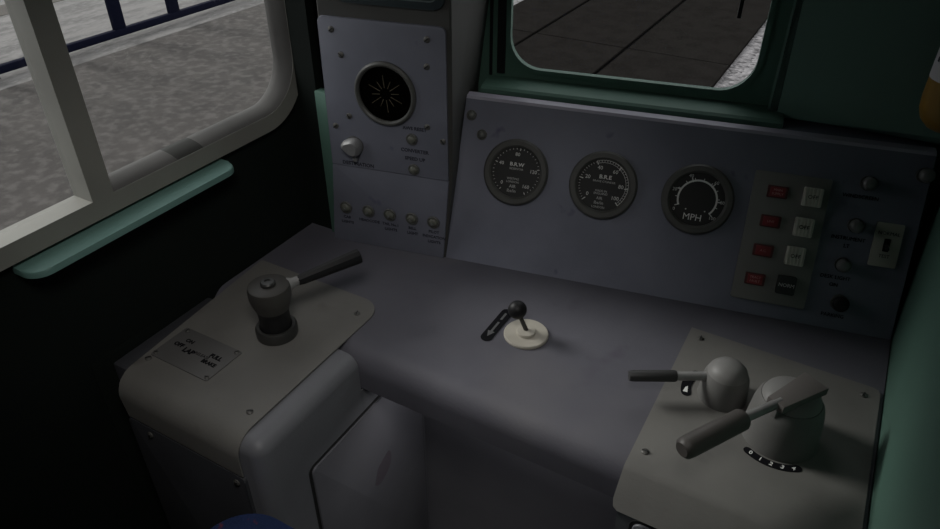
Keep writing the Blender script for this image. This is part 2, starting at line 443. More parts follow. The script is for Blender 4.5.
# top plate folded over the front edge
bm = bmesh.new()
x0, x1 = -.908, -.643
top = []
flat = [(x + (-.030 * (y - .478) / .334 if x < -.8 else 0), y) for x, y in rrect(x0, x1, .478, .812, (0, 0, .042, .006), 8)]
vs = [bm.verts.new((p[0], p[1], .0005)) for p in flat]
bm.faces.new(vs)
a, b = vs[0], vs[1]
prev = (a, b)
for i in range(1, 9):
    t = .5 * pi * i / 8
    y = .478 - .036 * sin(t); z = .0005 - .036 + .036 * cos(t)
    c = (bm.verts.new((x0 + .006 * i / 8, y, z)), bm.verts.new((x1, y, z)))
    bm.faces.new((prev[0], prev[1], c[1], c[0])); prev = c
c = (bm.verts.new((x0 + .012, .442, -.072)), bm.verts.new((x1, .442, -.072)))
bm.faces.new((prev[0], prev[1], c[1], c[0]))
bmesh.ops.recalc_face_normals(bm, faces=bm.faces)
if bm.faces[0].normal.z < 0: bmesh.ops.reverse_faces(bm, faces=bm.faces)
bmesh.ops.solidify(bm, geom=bm.faces[:], thickness=-.0025)
tp = obj('top_plate', bm, 'plate', pl, PLm, 40)
for x, y in ((-.897, .503), (-.666, .497), (-.670, .768)): screw(tp, x, y, .003, .0055, random.uniform(0, 3))
np_ = obj('notice_plate', prism(rrect(-.902, -.772, .511, .590, .004), .0030, .0050, bev=.0006), mat('notice_plate_grey', (.135, .132, .130), .55), pl, PLm,
          label='small engraved plate with black lettering on the left pedestal top')
for x, y in ((-.896, .518), (-.893, .583), (-.779, .584), (-.777, .517)): screw(np_, x, y, .005, .0042, random.uniform(0, 3))
obj('lettering', texts([('OFF', .0115, -.878, .551, dict(z=.005, off=.0006)), ('ON', .0105, -.868, .5655, dict(z=.005, off=.0005)), ('LAP', .0140, -.851, .5465, dict(z=.005, off=.0007)),
    ('RELEASE', .0085, -.8235, .5500, dict(z=.005)), ('FULL', .0115, -.800, .5580, dict(z=.005, off=.0006)), ('BRAKE', .0100, -.800, .5420, dict(z=.005, off=.0006))]), 'inkdark', np_, Matrix.Identity(4), 0)

# brake lever on the left pedestal
br = empty('brake_controller', (-.757, .658, .0033), 'black upright brake controller with a long black lever on the left pedestal', 'brake lever')
I4 = Matrix.Identity(4)
obj('base_ring', lathe([(.0352, 0), (.0352, .015), (.0325, .019), (.028, .019), (.0265, .016), (.0265, .001)], 40), 'blacksat', br, I4)
obj('stem', lathe([(.0264, .0), (.0264, .020), (.0258, .040), (.0266, .052), (.0295, .062)], 40), 'black', br, I4)
obj('head', lathe([(.0280, .056), (.0320, .068), (.0345, .077), (.0352, .082), (.0352, .095), (.0335, .1005), (.031, .1022), (.0, .1028)], 44), 'handle', br, I4)
obj('hub_cap', lathe([(.0125, .101), (.0125, .107), (.0105, .1095), (.0050, .110), (.0045, .108), (0, .108)], 28), 'blacksat', br, I4)
p0 = (.0155, .0295, .0900); p1 = (.0225, .0415, .0912); p2 = (.081, .1415, .1045)
obj('ferrule', lathe([(.0125, -.016), (.0120, .0), (.0090, .007), (.0082, .016), (.0078, .02)], 20, m=along(p0, p2)), 'steel', br, I4)
gl = (Vector(p2) - Vector(p1)).length
obj('lever_grip', lathe([(0, .0), (.0082, .002), (.0100, .010), (.0118, gl * .5), (.0138, gl - .006), (.0132, gl - .001), (.011, gl), (0, gl)], 10, m=along(p1, p2)), 'black', br, I4, 20)

# ------------------------------------------------------------------ right pedestal and plate
pr = empty('right_pedestal', (.012, .84, FLOOR), 'grey pedestal with sloping front carrying two control valves at the right wall', 'pedestal')
PRm = T(-.012, -.84, -FLOOR)
sec = [(.6805, -.003), (.6805, -.010), (.654, -.043), (.654, FLOOR + .001), (.866, FLOOR + .001), (.866, -.081), (.6805, -.081)]
bm = bmesh.new()
A = [bm.verts.new((-.133, y, z)) for y, z in sec]; B = [bm.verts.new((.162, y, z)) for y, z in sec]
bm.faces.new(A); bm.faces.new(B[::-1])
for i in range(len(sec)): bm.faces.new((A[i], A[(i + 1) % len(sec)], B[(i + 1) % len(sec)], B[i]))
obj('carcass', bm, 'pedestal', pr, PRm, 30)
fpr = obj('front_panel', prism(rrect(-.108, .140, FLOOR + .05, -.066, .014), .0008, .005, bev=.002), 'pedestal', pr, PRm @ frame(Vector((0, .654, 0)), X, Z, -Y))
obj('seam', prism(rrect(-.113, .145, FLOOR + .045, -.061, .017), .0002, .0014), 'slot', fpr, Matrix.Identity(4), 0)
x0, x1 = -.141, .158
bm = bmesh.new()
flat = [(x0, .690)] + [(x1, .690)] + [(x1 - .012 + .012 * cos(t), 1.008 + .012 * sin(t)) for t in [0, .25 * pi, .5 * pi]] + [(x0, 1.026)]
vs = [bm.verts.new((p[0], p[1], .001)) for p in flat]
bm.faces.new(vs); prev = (vs[0], vs[1])
for (y, z, ins) in ((.684, .0002, 0), (.679, -.0035, 0), (.651, -.034, 0), (.644, -.0415, .003), (.641, -.0445, .010)):
    c = (bm.verts.new((x0 + ins, y, z)), bm.verts.new((x1, y, z)))
    bm.faces.new((prev[0], prev[1], c[1], c[0])); prev = c
bmesh.ops.recalc_face_normals(bm, faces=bm.faces)
if bm.faces[0].normal.z < 0: bmesh.ops.reverse_faces(bm, faces=bm.faces)
bmesh.ops.solidify(bm, geom=bm.faces[:], thickness=-.0025)
tpr = obj('top_plate', bm, 'plate', pr, PRm, 30)
for x, y in ((-.120, 1.003), (-.123, .718), (.135, .994)): screw(tpr, x, y, .0034, .0055, random.uniform(0, 3))
PZ = .0036
mk = obj('position_scale', prism(arcband(.0570, .0685, radians(238), radians(303), PZ, PZ, c=(.036, .846)), PZ, PZ + .0008), 'inkdark', pr, PRm, 0)
rows = []
for k, ch in enumerate('01234'):
    a = radians(243 + 55 * k / 4)
    rows.append((ch, .0095, .036 + .0627 * cos(a), .846 + .0627 * sin(a), dict(z=PZ + .0008, rot=radians(-12), off=.0002)))
obj('digit_marking', texts(rows), 'dimwhite', mk, I4, 0)
mk2 = obj('position_scale', prism(arcband(.046, .0615, radians(150), radians(203), PZ, PZ, c=(-.056, .885)), PZ, PZ + .0008), 'inkdark', pr, PRm, 0)
bm = texts([('F', .011, -.056 + .0538 * cos(radians(158)), .885 + .0538 * sin(radians(158)), dict(z=PZ + .0008))])
obj('symbol_marking', bm, 'dimwhite', mk2, I4, 0); bm = bmesh.new()
ca = radians(196); cx, cy = -.056 + .0538 * cos(ca), .885 + .0538 * sin(ca)
add_prism(bm, [(cx - .003, cy - .007), (cx + .004, cy - .006), (cx + .001, cy + .008), (cx - .002, cy + .004)], PZ + .0007, PZ + .0011)
obj('symbol_marking', bm, 'dimwhite', mk2, Matrix.Identity(4), 0)

# small domed controller
sv = empty('domed_controller', (-.056, .885, PZ), 'small domed grey controller with thin black handle pointing left on right plate', 'controller')
def add_sheared(bm, prof, n, sh):
    add_lathe(bm, prof, n)
    for v in bm.verts: v.co.x += sh[0] * v.co.z; v.co.y += sh[1] * v.co.z
bm = bmesh.new(); add_sheared(bm, [(.0370, 0), (.0367, .004), (.0352, .027), (.0330, .041), (.0290, .050)], 40, (.0, .0))
obj('housing', bm, 'cast', sv, Matrix.Identity(4))
obj('cap', lathe([(.0305, .0465), (.0275, .0540), (.0210, .0610), (.012, .0650), (0, .0662)], 40), 'castlight', sv, Matrix.Identity(4), 60)
q0 = (-.020, -.010, .0390); q1 = (-.066, -.0370, .0400); q2 = (-.130, -.0730, .0400)
obj('handle_shaft', lathe([(.0070, 0), (.0070, (Vector(q1) - Vector(q0)).length + .004)], 14, m=along(q0, q1)), 'steel', sv, Matrix.Identity(4))
gl = (Vector(q2) - Vector(q1)).length
obj('handle_grip', lathe([(0, 0), (.0082, .001), (.0092, .004), (.0088, gl - .006), (.0076, gl - .001), (0, gl)], 18, m=along(q1, q2)), 'gripdark', sv, Matrix.Identity(4))

# large controller with a flat cranked handle
bv = empty('power_controller', (.036, .846, PZ), 'large grey drum controller with a flat bar and thick brown grip on right plate', 'controller')
obj('drum', lathe([(.0535, 0), (.0530, .005), (.0505, .030), (.0480, .055), (.0450, .068), (.0410, .075)], 48), 'cast', bv, I4)
obj('cap', lathe([(.0405, .0735), (.0370, .081), (.0280, .0865), (.012, .0895), (0, .0900)], 44), 'castlight', bv, I4, 60)
BZ = .0905
far = Vector((.0230, .0255, BZ)); nr = Vector((-.0185, -.0470, BZ)); dirv = (nr - far).normalized(); side = Vector((-dirv.y, dirv.x, 0))
prof = [(far - side * .0195), (far + side * .0195), (nr + side * .0130), (nr - side * .0130)]
bm = prism([(p.x, p.y) for p in prof][::-1] if False else [(p.x, p.y) for p in prof], BZ - .004, BZ + .008, bev=.0015)
obj('handle_bar', bm, 'bar', bv, I4, 30)
s0 = nr - dirv * .012; s0.z = BZ + .002; s1 = Vector((-.0495, -.0920, BZ + .002)); s2 = Vector((-.1060, -.1850, BZ + .001))
obj('bracket', box(-.006, .006, -.005, .005, -.020, .002, .0015), 'castlight', bv, T(nr.x * .8, nr.y * .8, BZ - .004) @ Matrix.Rotation(atan2(dirv.y, dirv.x), 4, 'Z'))
obj('handle_shaft', lathe([(.0068, 0), (.0068, (s1 - s0).length + .006)], 16, m=along(s0, s1)), 'steel', bv, I4)
gl = (s2 - s1).length
obj('handle_grip', lathe([(0, 0), (.0125, .001), (.0148, .005), (.0150, gl * .5), (.0150, gl - .012), (.0140, gl - .004), (.010, gl), (0, gl)], 24, m=along(s1, s2)), 'grip', bv, I4, 40)

# ------------------------------------------------------------------ centre lever on the desk
cl = empty('ball_lever', (-.384, .868, .0005), 'short black ball-topped lever in a cream disc at the middle of the desk', 'lever')
obj('escutcheon', lathe([(.0385, 0), (.0385, .003), (.037, .005), (0, .0052)], 48), 'cream', cl, Matrix.Identity(4))
obj('collar', lathe([(.0165, .004), (.0165, .009), (.0155, .0105), (0, .0105)], 36), 'cream', cl, Matrix.Identity(4))
a0 = (.000, .001, .008); a1 = (-.0155, .0005, .040); bc = Vector((-.0185, .0, .0475))
obj('rod', lathe([(.0040, 0), (.0036, .034)], 14, m=along(a0, a1)), 'handle', cl, Matrix.Identity(4))
obj('ball', lathe([(0, -.0162)] + [(.0162 * cos(t), .0162 * sin(t)) for t in [(-.5 + i / 14) * pi for i in range(1, 14)]] + [(0, .0162)], 28, m=T(*bc)), 'black', cl, Matrix.Identity(4), 60)
ar = empty('direction_label', (-.436, .868, .0005), 'black rounded sticker with a faint arrow beside the ball lever', 'label')
obj('sticker', prism(rrect(-.0105, .0105, -.049, .047, .0100, 6), 0, .001), 'inkdark', ar, T(-.004, 0, 0), 0)
obj('arrow_marking', prism([(-.002, .006), (-.002, -.022), (-.0065, -.022), (0, -.037), (.0065, -.022), (.002, -.022), (.002, .006)], .001, .0013), 'arrow', ar, T(-.004, 0, 0), 0)
obj('arrow_marking', prism([(-.002, .014), (-.002, .034), (.002, .034), (.002, .014)], .001, .0013), 'arrow', ar, T(-.004, 0, 0), 0)

# ------------------------------------------------------------------ instrument panel
ip = empty('instrument_panel', P(.4, 0), 'long purple-grey sloping instrument panel with pale top edge below the windscreen', 'instrument panel')
PI_ = T(-.4, 0, 0)
bm = bmesh.new()
inv = P(.4, 0).inverted()
sec = [(.0005, .0005), (.1325, .2842), (.1362, .2888), (.152, .2905), (.154, .2885), (.154, .0005)]
A = [bm.verts.new(inv @ (BL + U * -.0025 + NH * o + Z * z)) for o, z in sec]; B = [bm.verts.new(inv @ (BL + U * .803 + NH * o + Z * z)) for o, z in sec]
bm.faces.new(A); bm.faces.new(B[::-1])
for i in range(6):
    f = bm.faces.new((A[i], A[(i + 1) % 6], B[(i + 1) % 6], B[i]))
    if i in (1, 2): f.material_index = 1
obj('panel_face', bm, ['panel', 'edge'], ip, Matrix.Identity(4), 20)

obj('rear_ledge', box(.1665, .4015, 0, .0595, .001, .0145, .002), 'panel', ip, inv @ frame(BL + U * .4 + NH * .1545 + Z * .274, U, NH, Z), 30)

def lamp(name, mt, label, group, r=.011, lens='lens', cat='lamp'):
    e = empty(name, mt, label, cat, group)
    obj('bezel', annulus(r * .82, r * 1.18, 0, .003, .0008, 28), 'bezel', e, Matrix.Identity(4))
    obj('lens', lathe([(r * .86, 0), (r * .84, .003), (r * .55, .0062), (0, .0075)], 24), lens, e, Matrix.Identity(4), 60)
    return e
lamp('indicator_lamp', P(.0125, .283), 'upper dull round lamp at the top left corner of the sloping panel', 'panel corner lamps', .0085, 'lensdim')
lamp('indicator_lamp', P(.038, .249), 'lower dull round lamp just above the left gauge', 'panel corner lamps', .0085, 'lensdim')

def gauge(u, label, rows, ticks, kind):
    g = empty('pressure_gauge' if kind < 2 else 'speedometer', P(u, .188, .0006), label, 'gauge', 'round dials on the sloping panel')
    obj('bezel', annulus(.0475, .0625, 0, .010, .0035, 56), 'bezel', g, Matrix.Identity(4), 40)
    obj('dial', lathe([(.0480, 0), (.0480, .0022), (0, .0022)], 48), 'dial', g, Matrix.Identity(4), 0)
    bm = texts(rows)
    for (r0, r1, deg, w) in ticks:
        a = radians(deg); d = Vector((cos(a), sin(a))); s = Vector((-d.y, d.x)) * w / 2
        add_prism(bm, [tuple(d * r0 - s), tuple(d * r1 - s), tuple(d * r1 + s), tuple(d * r0 + s)], .0022, .0026)
    return g, bm
zz = dict(z=.0023)
def nums(vals, degs, r, size): return [(v, size, r * cos(radians(d)), r * sin(radians(d)), zz) for v, d in zip(vals, degs)]
# left gauge
rows = nums(['0', '40', '80', '120', '160'], [222, 155, 92, 8, -48], .0335, .0095) + [('B.R.W', .0095, .0, .0145, dict(z=.0023, sx=1.1, off=.0002))]
tk = [(.041, .0455, 232 - i * (292 / 4), .0014) for i in range(5)] + [(.0430, .0455, 232 - i * (292 / 32), .0008) for i in range(33)]
g, bm = gauge(.115, 'left round gauge, with 0 to 160 markings, below the two corner lamps', rows, tk, 0)
obj('dial_marking', bm, 'dimwhite', g, Matrix.Identity(4), 0)
obj('caption', texts([('RESERVOIR', .0055, 0, .006, zz), ('WESTING', .0055, -.004, -.013, zz), ('LONDON', .0055, -.004, -.019, zz), ('lbs/in', .0085, -.004, -.036, zz), ('AIR', .0085, -.003, -.0275, zz)]), 'faint', g, Matrix.Identity(4), 0)
# middle gauge
rows = nums(['0', '20', '40', '60', '80', '100'], [216, 158, 108, 55, 2, -40], .0325, .0098) + [('B.R.E', .0100, .002, .0150, dict(z=.0023, sx=1.1, off=.0002))]
tk = [(.039, .0465, d, .0016) for d in (222, 168, 112, 52, -2, -46)] + [(.0425, .0455, 222 - i * (268 / 40), .0007) for i in range(41)]
g, bm = gauge(.281, 'middle round gauge with a pale double arc and 0 to 100 markings', rows, tk, 1)
add_prism(bm, arcband(.0455, .0462, radians(112), radians(-46), 0, 0, 40, rnd=False), .0022, .0026)
add_prism(bm, arcband(.0410, .0416, radians(112), radians(-46), 0, 0, 40, rnd=False), .0022, .0026)
obj('dial_marking', bm, 'dimwhite', g, Matrix.Identity(4), 0)
obj('caption', texts([('BRAKE CYLINDER', .0052, .001, .0065, zz), ('MADE IN', .0055, -.002, -.011, zz), ('ENGLAND', .0055, -.002, -.016, zz), ('AIR', .0075, -.003, -.0245, zz), ('lbs/in', .0085, -.003, -.033, zz), ('LONDON', .0055, -.003, -.041, zz)]), 'faint', g, Matrix.Identity(4), 0)
# speedometer
dg = [212, 172, 115, 52, 0, -44]
rows = nums(['0', '20', '40', '60', '80', '100'], [211, 163, 113, 50, 0, -44], .0430, .0082)
tk = [(.0315, .0400, d, .0018) for d in (203, 157, 112, 50, 0, -42)] + [(.033, .0380, 203 - i * (245 / 10), .0013) for i in range(11)]
g, bm = gauge(.449, 'right round dial reading MPH beside the grey button plate', rows, tk, 2)
add_prism(bm, arcband(.0318, .0350, radians(203), radians(-42), 0, 0, 44, rnd=False), .0022, .0026)
obj('dial_marking', bm, 'dimwhite', g, Matrix.Identity(4), 0)
obj('unit_marking', texts([('MPH', .0165, -.003, -.0330, dict(z=.0023))]), 'white', g, Matrix.Identity(4), 0)
for sx in (-1, 1): obj('dial_stud', lathe([(.0013, 0), (.0013, .0008), (0, .0009)], 10, m=T(.0165 * sx, -.0195, .0022)), 'white', g, I4, 0)

# button plate
bp = empty('button_plate', P(.5975, .1405, .0004), 'grey plate with four red legends and four push keys right of the MPH dial', 'button plate')
obj('plate', prism(rrect(-.0615, .0615, -.1135, .1135, .004), 0, .0055, bev=.001), 'swplate', bp, Matrix.Identity(4))
for (u, v, words) in ((.577, .221, ['MAIN', 'SUPPLY']), (.5755, .1695, ['LINE']), (.5735, .1175, ['A.C.']), (.5700, .0655, ['TRACT', 'FAULT'])):
    e = obj('legend', prism(rrect(-.0165, .0165, -.0105, .0105, .002), 0, .004, bev=.0008), 'redframe', bp, T(u - .5975, v - .1405, .0055), label='red legend window')
    obj('lens', prism(rrect(-.0125, .0125, -.0082, .0082, .0012), .004, .0052, bev=.0005), 'red', e, Matrix.Identity(4))
    k = len(words)
    obj('lettering', texts([(w, .0058, 0, (.0033 if k == 2 and i == 0 else (-.0033 if k == 2 else 0)), dict(z=.0053)) for i, w in enumerate(words)]), 'redtext', e, Matrix.Identity(4), 0)
for (u, v, wd) in ((.6325, .2205, 'OFF'), (.629, .1680, 'OFF'), (.6255, .1170, 'OFF'), (.6215, .0645, 'NORM')):
    dark = wd == 'NORM'
    bm = prism(rrect(-.0150, .0150, -.0160, .0160, .002), 0, .010, bev=.0015)
    if not dark:
        for i in range(-2, 3): add_box(bm, i * .0056 - .0017, i * .0056 + .0017, -.0145, .0145, .0095, .0112, .0005, 1)
    e = obj('push_key', bm, 'capdark' if dark else 'cap', bp, T(u - .5975, v - .1405, .0055), 30, 'dark push key marked NORM' if dark else 'cream ribbed push key marked OFF')
    obj('lettering', texts([(wd, .0095 if not dark else .0088, 0, 0, dict(z=.0113 if not dark else .0102))]), 'faint' if dark else 'inkdark', e, Matrix.Identity(4), 0)

# knobs at the right end of the panel
def knob(mt, label, cap, m='greyknob', words=(), r=.0118, grp='knobs at the right end of the panel'):
    e = empty('push_knob', mt, label, 'knob', grp)
    obj('collar', annulus(r * .55, r * 1.05, 0, .003, .0008, 28), 'bezel', e, Matrix.Identity(4))
    obj('knob', lathe([(r * .6, .0), (r * .6, .008), (r * .95, .011), (r, .016), (r * .9, .021), (r * .55, .0235), (0, .024)], 28), m, e, Matrix.Identity(4), 50)
    if words: obj('caption', texts([(w, .0088, -.006, -.024 - .013 * i, dict(z=.0002)) for i, w in enumerate(words)]), 'inkdark', e, Matrix.Identity(4), 0)
    return e
knob(P(.713, .256, .0006), 'grey knob at upper right of the button plate, over a black caption', 1, words=['WINDSCREEN'])
knob(P(.709, .184, .0006), 'grey knob immediately left of the cream toggle plate', 1, words=['INSTRUMENT', 'LT'])
knob(P(.703, .115, .0006), 'grey knob below left of the cream toggle plate', 1, words=['DESK LIGHT', 'ON'])
knob(P(.712, .049, .0006), 'black knob lowest on the right end of the panel', 1, m='black', words=['PARKING'], r=.0135)
knob(P(.792, .281, .0006), 'grey round stud at the top right corner of the panel', 1)
tg = empty('toggle_switch', P(.7615, .159, .0006), 'cream plate with a small black toggle near the right end of panel', 'switch')
obj('plate', prism(rrect(-.021, .021, -.037, .037, .002), 0, .004, bev=.0008), 'togplate', tg, Matrix.Identity(4))
obj('slot', prism(rrect(-.0048, .0048, -.011, .011, .0015), .004, .0048), 'inkdark', tg, Matrix.Identity(4), 0)
obj('toggle', lathe([(.0028, 0), (.0033, .010), (.0028, .0135), (0, .0145)], 14, m=along((0, 0, .0045), (0, -.006, .016))), 'black', tg, Matrix.Identity(4))
obj('lettering', texts([('NORMAL', .0082, 0, .0195, dict(z=.0041))]), 'ink', tg, I4, 0)
obj('lettering', texts([('TEST', .0078, 0, -.0190, dict(z=.0041))]), 'ink', tg, I4, 0)

# ------------------------------------------------------------------ speaker column on the left
sc = empty('speaker_column', C(-.11, 0, 0), 'tall dark grey column with purple-grey face plates left of the windscreen', 'column')
SCi = T(.11, 0, 0)
bm = bmesh.new()
H = CEIL - .002
lv = [(.0006, -.0035, -.0045), (.178, .0140, -.0045), (.285, .0150, -.0035), (.47, .0160, .0180), (H, .0165, .0180)]
rg = []
for z, fr, bk in lv:
    lx = {.0006: -.2475, .178: -.2310, .285: -.2290, .47: -.2275}.get(z, -.2200)
    rg.append([bm.verts.new(p) for p in ((lx, z, -.212), (lx, z, -.003), (lx + .003, z, 0), (fr - .003, z, 0), (fr, z, -.003), (bk, z, -.10), (bk, z, -.212))])
for a_, b_ in zip(rg, rg[1:]):
    for i in range(7): bm.faces.new((a_[i], a_[(i + 1) % 7], b_[(i + 1) % 7], b_[i]))
bm.faces.new(rg[0]); bm.faces.new(rg[-1][::-1])
obj('post', bm, 'column', sc, SCi, 30)
def quadplate(x0b, x0t, x1, y0, y1, r, sl=0.):
    pts = rrect(x0b, x1, y0, y1, r, 5)
    return [(x + ((x0t - x0b) * (y - y0) / (y1 - y0) if x < (x0b + x1) / 2 else -sl * (y1 - y) / (y1 - y0)), y) for x, y in pts]
up = obj('upper_face_plate', prism(quadplate(-.2295, -.2262, .0075, .176, .4560, (.001, .001, .010, .010)), 0, .005, bev=.0015), 'facing', sc, SCi, 40)
lp = obj('lower_face_plate', prism(quadplate(-.2460, -.2295, .0080, .001, .1745, .001, .0145), 0, .0042, bev=.001), 'facing', sc, SCi, 40)
for (u, z) in ((-.203, .436), (-.027, .435), (-.215, .257), (-.003, .255), (-.189, .393), (-.029, .389), (-.185, .280), (-.032, .279)):
    screw(up, u + .002, z - .001, .0046, .0058, random.choice((.7, -.7, 2.2)))
cv = obj('access_cover', prism(rrect(-.190, .0075, .482, .70, .020), .0002, .006, bev=.002), 'tealdark', sc, SCi, 40, 'dark teal rounded cover at the top of the column')
obj('rim', prism(rrect(-.178, -.0045, .494, .688, .014), .006, .0068, holes=[rrect(-.1755, -.007, .4965, .6855, .012)]), 'tealline', cv, Matrix.Identity(4), 0)

sk = empty('loudspeaker', C(-.1065, .3305, .0051), 'round black loudspeaker with a grey ring on the column', 'loudspeaker')
obj('ring', annulus(.0500, .0585, 0, .008, .003, 56), 'bezel', sk, Matrix.Identity(4), 40)
obj('mesh', lathe([(.0505, 0), (.0505, .0012), (0, .0012)], 48), 'grille', sk, Matrix.Identity(4), 0)
bm = bmesh.new()
for i in range(12):
    a = 2 * pi * i / 12 + .1; d = Vector((cos(a), sin(a))); s = Vector((-d.y, d.x)) * .0006
    r0, r1 = .011, .034 if i % 2 else .026
    add_prism(bm, [tuple(d * r0 - s), tuple(d * r1 - s * .6), tuple(d * r1 + s * .6), tuple(d * r0 + s)], .0010, .0020)
obj('grille_rib', bm, 'spoke', sk, Matrix.Identity(4), 0)

rk = empty('rotary_switch', C(-.1780, .2210, .0051), 'pale faceted rotary switch knob lower left of the loudspeaker', 'switch')
bm = bmesh.new()
def hexring(r, z, k=.18, n=36):
    return [bm.verts.new((r * (1 + k * cos(3 * (2 * pi * i / n) + pi)) * cos(2 * pi * i / n) * 1.08, r * (1 + k * cos(3 * (2 * pi * i / n) + pi)) * sin(2 * pi * i / n) * .95 + .001, z)) for i in range(n)]
R = [hexring(.0172, .003, .06), hexring(.0182, .009, .10), hexring(.0168, .017, .12), hexring(.0125, .022, .12)]
for a, b in zip(R, R[1:]):
    for i in range(36): bm.faces.new((a[i], a[(i + 1) % 36], b[(i + 1) % 36], b[i]))
bm.faces.new(R[0][::-1]); bm.faces.new(R[-1])
bmesh.ops.rotate(bm, verts=bm.verts, cent=(0, 0, 0), matrix=Matrix.Rotation(radians(-8), 3, 'Z'))
obj('knob', bm, 'ivory', rk, Matrix.Identity(4), 40)
obj('pointer', box(-.0042, .0042, -.029, -.012, .002, .012, .0015), 'ivory', rk, Matrix.Rotation(.12, 4, 'Z'))
obj('skirt', lathe([(.0185, 0), (.0185, .002), (.0165, .003), (0, .003)], 28), 'bezel', rk, Matrix.Identity(4))
obj('caption', texts([('DESTINATION', .0102, .004, -.0385, dict(z=.0003, off=.0002))]), 'ink', rk, Matrix.Identity(4), 0)

def push(mt, label, rows):
    e = lamp('indicator_button', mt, label, 'small buttons under the loudspeaker', .0095, 'lens', 'button')
    obj('caption', texts(rows), 'ink', e, Matrix.Identity(4), 0)
push(C(-.0605, .2505, .0051), 'upper of two small dull buttons under the loudspeaker', [('AWS RESET', .0090, .006, .0205, dict(z=.0003, off=.0002))])
push(C(-.0595, .1895, .0051), 'lower of two small dull buttons under the loudspeaker', [('CONVERTER', .0095, .003, .0375, dict(z=.0003, off=.0002)), ('SPEED UP', .0095, .003, .0215, dict(z=.0003, off=.0002))])
five = [(-.211, ['CAB', 'LIGHTS'], 'leftmost of the five round lamps at the column foot'),
        (-.162, ['HEADCODE'], 'second from left of the five round lamps at the column foot'),
        (-.116, ['TAIL No.1', 'LIGHTS'], 'middle one of the five round lamps at the column foot'),
        (-.0695, ['BELL', 'LIGHT'], 'second from right of the five round lamps at the column foot'),
        (-.0245, ['PILOT', 'INDICATION', 'LIGHTS'], 'rightmost of the five round lamps at the column foot')]
for u, wd, lb in five:
    e = lamp('switch_lamp', C(u, .081, .0043), lb, 'row of lamps at the column foot', .0112, 'lens')
    obj('stud', lathe([(.003, 0), (.003, .0095), (0, .0105)], 12), 'lensdim', e, Matrix.Identity(4))
    obj('caption', texts([(w, .0082, .0, -.0225 - .0115 * i, dict(z=.0003, off=.0002)) for i, w in enumerate(wd)]), 'ink', e, Matrix.Identity(4), 0)

# ------------------------------------------------------------------ teal shelf under the left window
sh = tag(obj('armrest_shelf', prism(rrect(0, .0510, .388, .772, (.004, .028, .028, .004)),   .2285, .239, bev=.004),
     'teal', mtx=T(-.9495, 0, 0), smooth=40), 'narrow teal armrest shelf with rounded ends below the left window', 'shelf')

# ------------------------------------------------------------------ fire extinguisher at the right
fe = empty('fire_extinguisher', (.1185, 1.205, .3585), 'ochre yellow bottle-shaped extinguisher with white label at the upper right', 'fire extinguisher')
obj('cylinder', lathe([(0, 0), (.012, .001), (.022, .006), (.033, .017), (.0385, .032), (.0400, .050), (.0400, .34), (.036, .37), (.022, .39), (.014, .395)], 40), 'yellow', fe, Matrix.Identity(4), 60)
lab = obj('label', lathe([(.0403, .079), (.0403, .250)], 40), 'label', fe, Matrix.Identity(4), 60)
bm = bmesh.new()
rr = random.Random(3)
for row in range(6):
    z = .104 + row * .020; a = radians(150)
    while a < radians(300):
        w = rr.uniform(.10, .22)
        q = [Vector((.0406 * cos(t), .0406 * sin(t), zz_)) for t, zz_ in ((a, z), (a + w, z), (a + w, z + .007), (a, z + .007))]
        if rr.random() < .8: bm.faces.new([bm.verts.new(p) for p in q])
        a += w + .09
obj('lettering', bm, 'ink', lab, Matrix.Identity(4), 0)
obj('valve_head', lathe([(.014, .393), (.014, .425), (.010, .43), (0, .43)], 20), 'black', fe, Matrix.Identity(4))
obj('lever', box(-.07, .01, -.008, .008, .43, .44, .002), 'black', fe, Matrix.Identity(4))
obj('bracket', box(.030, .0424, -.012, .012, .15, .30, .002), 'black', fe, Matrix.Identity(4))

# ------------------------------------------------------------------ driver's seat (its front corner shows)
se = empty('driver_seat', (-.402, .160, FLOOR), "driver's seat in blue moquette at the bottom edge, in front of left pedestal", 'seat')
bm = prism(rrect(-.245, .22, -.26, .268, .075, 10), .545, .620); 
bmesh.ops.bevel(bm, geom=[e for e in bm.edges if abs(e.verts[0].co.z - e.verts[1].co.z) < 1e-5], offset=.022, segments=4, profile=.5, affect='EDGES')
obj('cushion', bm, 'blue', se, Matrix.Identity(4), 60)
obj('seat_frame', box(-.22, .20, -.24, .24, .520, .544, .004), 'black', se, Matrix.Identity(4))
obj('seat_column', lathe([(.15, .001), (.15, .012), (.045, .02), (.04, .519)], 28), 'black', se, Matrix.Identity(4))
bm = prism(rrect(-.22, .20, .62, 1.05, .07, 8), .20, .27, bev=.02)
obj('backrest', bm, 'blue', se, frame(Vector((0, 0, 0)), X, Z, -Y), 60)
obj('back_bracket', box(-.03, .01, -.262, -.242, .50, .75, .003), 'black', se, Matrix.Identity(4))

# ------------------------------------------------------------------ windscreen wiper (outside)
wp = empty('windscreen_wiper', FW @ T(.4615, .70, -.050), 'black windscreen wiper hanging outside near the right of the glass', 'wiper')
obj('blade', box(-.0035, .0035, -.258, .12, -.006, .012, .001), 'black', wp, Matrix.Identity(4))
obj('arm', box(-.003, .003, .0, .30, -.016, -.008, .001), 'black', wp, Matrix.Identity(4))

